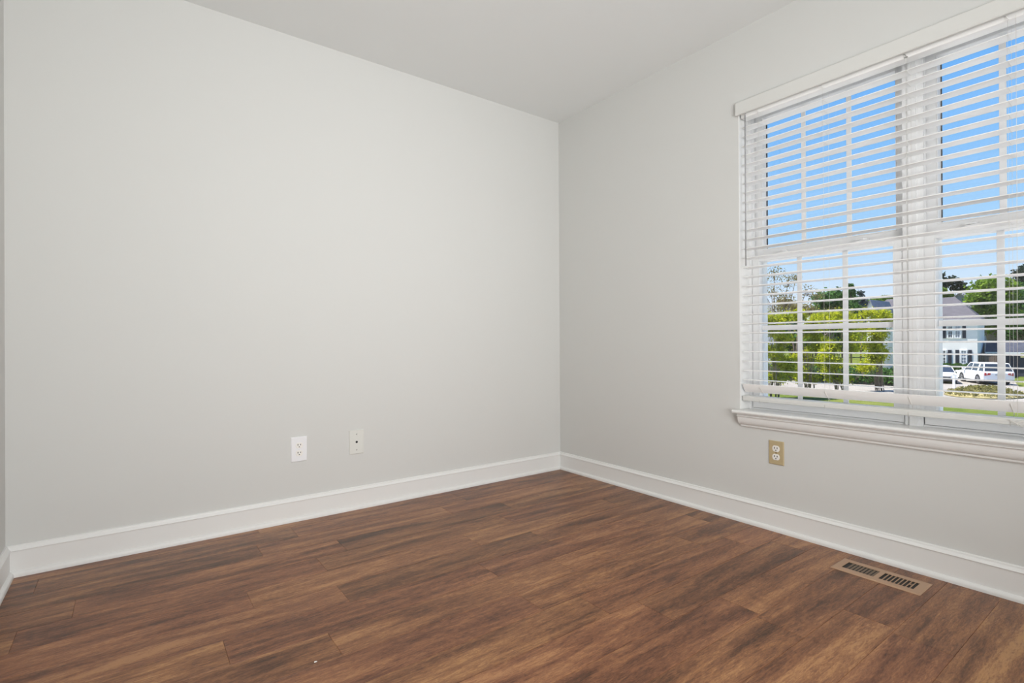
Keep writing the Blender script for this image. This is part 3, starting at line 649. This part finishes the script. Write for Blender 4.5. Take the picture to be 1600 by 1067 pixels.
hF = house('house', 'small pale house wall under the big leafy trees', 122, 1527, 1543.5, 521.5, 516, 6, 'gable_side', mat('pale_beige_siding', (0.42, 0.38, 0.35), 0.8), SHINGL)
hG = house('outbuilding', 'low building with a wide dark navy roof at the right edge', 69.5, 1549, 1680, 550.5, 531.5, 8, 'gable_side', mat('dark_blue_boards', (0.05, 0.055, 0.085), 0.8), NAVY)
turn(hG, 10)
hG['category'] = 'building'
yl, yr = onx(1566, 555, 65.6).y, onx(1660, 555, 65.6).y; za, zb = onx(1585, 558.5, 65.6).z, onx(1585, 551.5, 65.6).z
MB().box((65.5 - hG.location.x, yr - hG.location.y, za - ZG), (65.7 - hG.location.x, yl - hG.location.y, zb - ZG)).build('porch_beam', BEAM, hG)
# brown fence
yl, yr = onx(1528.5, 560, 65.0).y, onx(1560, 560, 65.0).y; zt = onx(1540, 552, 65.0).z
fr = empty('wooden_fence', (65.0, (yl + yr) / 2, ZG), label='brown vertical board fence between the white house and the outbuilding', cat='fence')
f = MB(); L = yl - yr; k = int(L / 0.14)
for i in range(k): y = -L / 2 + L * i / k; f.box((-0.0125, y + .006, 0.03), (0.0125, y + L / k - .006, zt - ZG - random.uniform(0, .03)))
f.build('boards', FENCE, fr)
f = MB()
for z in (.4, 1.5, 2.1): MB().box((0.013, -L / 2, z), (0.06, L / 2, z + .09)).build('rail', FENCE, fr)
# white post at the street edge, thin brown rod
B = gp(1490.5, 607); r = empty('mailbox_post', (B.x, B.y, ZG), label='slim white post on the grass in front of the parked sedan', cat='post')
f = MB().box((-.07, -.07, 0), (.07, .07, 1.08)); f.loft([[(-.09, -.09, 1.08), (.09, -.09, 1.08), (.09, .09, 1.08), (-.09, .09, 1.08)], [(-.005, -.005, 1.2), (.005, -.005, 1.2), (.005, .005, 1.2), (-.005, .005, 1.2)]]); f.build('post', VINYL, r)

# ------------------------------------------------------------------ cars
PAINT = mat('white_car_paint', (0.86, 0.87, 0.90), 0.22, spec=0.6); CGL = mat('car_glass', (0.03, 0.04, 0.055), 0.06, spec=0.7); TYRE = mat('tyre_rubber', (0.02, 0.02, 0.022), 0.8)
RIM = mat('alloy_rim', (0.5, 0.5, 0.52), 0.3, metal=0.7); CLAD = mat('dark_cladding', (0.05, 0.05, 0.055), 0.6); RED = mat('red_lamp_lens', (0.45, 0.02, 0.02), 0.25); CLR = mat('clear_lamp_lens', (0.45, 0.47, 0.5), 0.15)
def car(name, label, loc, head, suv, cat):
    r = empty(name, loc, head, label=label, cat=cat)
    if suv: Lh, Wd, zb, body = 2.45, 0.98, 0.30, [(-2.45, .45), (-2.47, .95), (-2.40, 1.10), (1.15, 1.10), (2.15, .98), (2.42, .85), (2.46, .50), (2.3, .33), (-2.3, .33)]
    else: Lh, Wd, zb, body = 2.35, 0.92, 0.25, [(-2.35, .45), (-2.36, .85), (-2.25, .98), (1.05, .92), (2.0, .78), (2.32, .62), (2.36, .42), (2.2, .24), (-2.2, .26)]
    rings = []
    for s, k in ((-1, .90), (-.94, .985), (-.8, 1), (.8, 1), (.94, .985), (1, .90)):
        rings.append([(x * (1 if abs(s) < .9 else .985), s * Wd, (z - .6) * k + .6) for x, z in body])
    MB().loft(rings, smooth=False).build('body', PAINT, r)
    if suv: base, top, zt, zl = (-2.36, 1.10), (-2.05, .35), 1.76, 1.09
    else: base, top, zt, zl = (-2.0, 1.15), (-1.25, .25), 1.42, .93
    wb, wt = Wd - .05, Wd - .20
    P = lambda x, s, z: (x, s, z)
    g = MB().hull8([P(base[0], -wb, zl), P(base[1], -wb, zl), P(base[1], wb, zl), P(base[0], wb, zl), P(top[0], -wt, zt - .06), P(top[1], -wt, zt - .06), P(top[1], wt, zt - .06), P(top[0], wt, zt - .06)])
    g.build('windows', CGL, r)
    rf = MB().loft([[(top[0] - .03, -wt - .03, zt - .07), (top[1] + .03, -wt - .03, zt - .07), (top[1] + .03, wt + .03, zt - .07), (top[0] - .03, wt + .03, zt - .07)], [(top[0], -wt, zt - .02), (top[1], -wt, zt - .02), (top[1], wt, zt - .02), (top[0], wt, zt - .02)], [(top[0] + .15, -wt + .15, zt), (top[1] - .15, -wt + .15, zt), (top[1] - .15, wt - .15, zt), (top[0] + .15, wt - .15, zt)]])
    def pillar(xb, xt, w_):
        for s in (-1, 1): rf.hull8([P(xb - w_, s * (wb - .03), zl), P(xb + w_, s * (wb - .03), zl), P(xb + w_, s * (wb + .012), zl), P(xb - w_, s * (wb + .012), zl), P(xt - w_, s * (wt - .03), zt - .05), P(xt + w_, s * (wt - .03), zt - .05), P(xt + w_, s * (wt + .012), zt - .05), P(xt - w_, s * (wt + .012), zt - .05)])
    pillar(base[1] - .04, top[1] - .03, .05); pillar(base[0] + .05, top[0] + .05, .06)
    if suv: pillar(-1.35, -1.42, .12); pillar(-.25, -.30, .05)
    else: pillar(-.45, -.45, .05)
    rf.build('roof', PAINT, r)
    wr = .38 if suv else .33; fx, rx = (1.45, -1.42) if suv else (1.40, -1.35)
    for x in (fx, rx):
        for s in (-1, 1):
            y = s * (Wd - .12)
            wh = MB().disc_lathe((x, y - s * .12, wr), (0, s, 0), [(wr * .7, 0), (wr * .96, .01), (wr, .05), (wr, .19), (wr * .95, .235), (wr * .68, .24)], 24).build('wheel', TYRE, r)
            q = MB().disc_lathe((x, y + s * .10, wr), (0, s, 0), [(wr * .69, 0.012), (wr * .66, .025), (wr * .60, .005), (wr * .15, .005), (wr * .14, .03), (0, .032)], 24)
            for k in range(5):
                a = k * 2 * math.pi / 5; q.tube([(x, y + s * .125, wr), (x + math.cos(a) * wr * .63, y + s * .125, wr + math.sin(a) * wr * .63)], .028, 6)
            q.build('rim', RIM, wh)
            ar = MB(); pr = []
            for k in range(13):
                a = math.pi * k / 12; pr.append((x + math.cos(a) * (wr + .07), wr + math.sin(a) * (wr + .07)))
            ar.loft([[(px_, s * (Wd - .02), pz) for px_, pz in pr], [(px_, s * (Wd + .012), pz) for px_, pz in pr]]); ar.build('wheel_arch', CLAD, r)
    sk = MB().box((-Lh + .1, -Wd + .02, zb - .06), (Lh - .12, Wd - .02, zb + .09)); sk.build('lower_cladding', CLAD, r)
    for s in (-1, 1):
        tz = .86 if suv else .72
        MB().hull8([(-Lh - .035, s * (Wd - .42), tz - .04), (-Lh + .02, s * (Wd - .42), tz - .04), (-Lh + .25, s * (Wd + .006), tz - .08), (-Lh - .0, s * (Wd - .05), tz - .12), (-Lh - .035, s * (Wd - .42), tz + .10), (-Lh + .02, s * (Wd - .42), tz + .10), (-Lh + .25, s * (Wd + .006), tz + .12), (-Lh - .0, s * (Wd - .05), tz + .13)]).build('tail_light', RED, r)
        hz = .80 if suv else .63
        MB().hull8([(Lh + .01, s * (Wd - .48), hz - .06), (Lh - .35, s * (Wd - .48), hz - .06), (Lh - .45, s * (Wd + .005), hz - .02), (Lh - .08, s * (Wd - .04), hz - .06), (Lh - .04, s * (Wd - .48), hz + .07), (Lh - .35, s * (Wd - .48), hz + .08), (Lh - .5, s * (Wd - .01), hz + .13), (Lh - .12, s * (Wd - .05), hz + .10)]).build('headlight', CLR, r)
        MB().hull8([(base[1] - .35, s * Wd, zl + .02), (base[1] - .15, s * Wd, zl + .02), (base[1] - .15, s * (Wd + .18), zl + .04), (base[1] - .32, s * (Wd + .18), zl + .04), (base[1] - .35, s * Wd, zl + .17), (base[1] - .18, s * Wd, zl + .17), (base[1] - .18, s * (Wd + .18), zl + .17), (base[1] - .32, s * (Wd + .18), zl + .17)]).build('side_mirror', PAINT, r)
    gl_ = MB(); hz = .60 if suv else .50
    gl_.box((Lh - .02, -.46, hz - .08), (Lh + .035, .46, hz + .12)); gl_.box((Lh - .06, -.70, hz - .26), (Lh + .02, .70, hz - .14)); gl_.build('grille', CLAD, r)
    MB().box((-Lh - .045, -.26, .78), (-Lh - .01, .26, .9)).build('license_plate', CLR, r)
    return r
B = gp(1541, 602); hd_ = math.radians(33)
c0 = Vector((B.x, B.y, ZG + .04)) + Vector((math.cos(hd_), math.sin(hd_), 0)) * 2.25 - Vector((-math.sin(hd_), math.cos(hd_), 0)) * 0.75
car('suv', 'silver-white SUV parked on the driveway, rear towards us, with red tail light', c0, hd_, True, 'car')
B = gp(1478, 600); hd_ = math.radians(199)
c0 = Vector((B.x + 1.9, B.y + 0.85, ZG + .04))
car('sedan', 'white sedan facing us at the left of the driveway, partly hidden by the window frame', c0, hd_, False, 'car')

# soffit of this house above the window, trees far off
fl = ['far rounded treetop low behind the lime trees, first from the left', 'far rounded treetop low behind the lime trees, second from the left', 'far rounded treetop low behind the lime trees, third from the left',
      'far rounded treetop low behind the lime trees, fourth from the left', 'far rounded treetop low behind the lime trees, fifth from the left', 'far rounded treetop low behind the lime trees, last on the right']
for i, px in enumerate((1195, 1236, 1277, 1318, 1359, 1398)):
    tree('distant_tree', fl[i], [(px - 10, 521, 12), (px + 10, 518, 13), (px, 510, 14), (px, 532, 15), (px - 11, 536, 12), (px + 11, 537, 12)], 100 + 13 * (i % 2), px, DEEP if i % 2 else GREEN, 2200, 0.6, seed=60 + i, group='far belt of trees behind the lime trees', tr=0.25)

# sunlit outdoor paints and leaves are toned to the strength of the sun
for mt in (GRASS, CONC, GREEN, DEEP, PINE, DRY, BLUE, HEDGE, BARK, FENCE, SHING, SHINGL):
    for nd in mt.node_tree.nodes:
        if nd.type == 'VALTORGB':
            for el in nd.color_ramp.elements: el.color = tuple(v * 0.74 for v in el.color[:3]) + (1,)
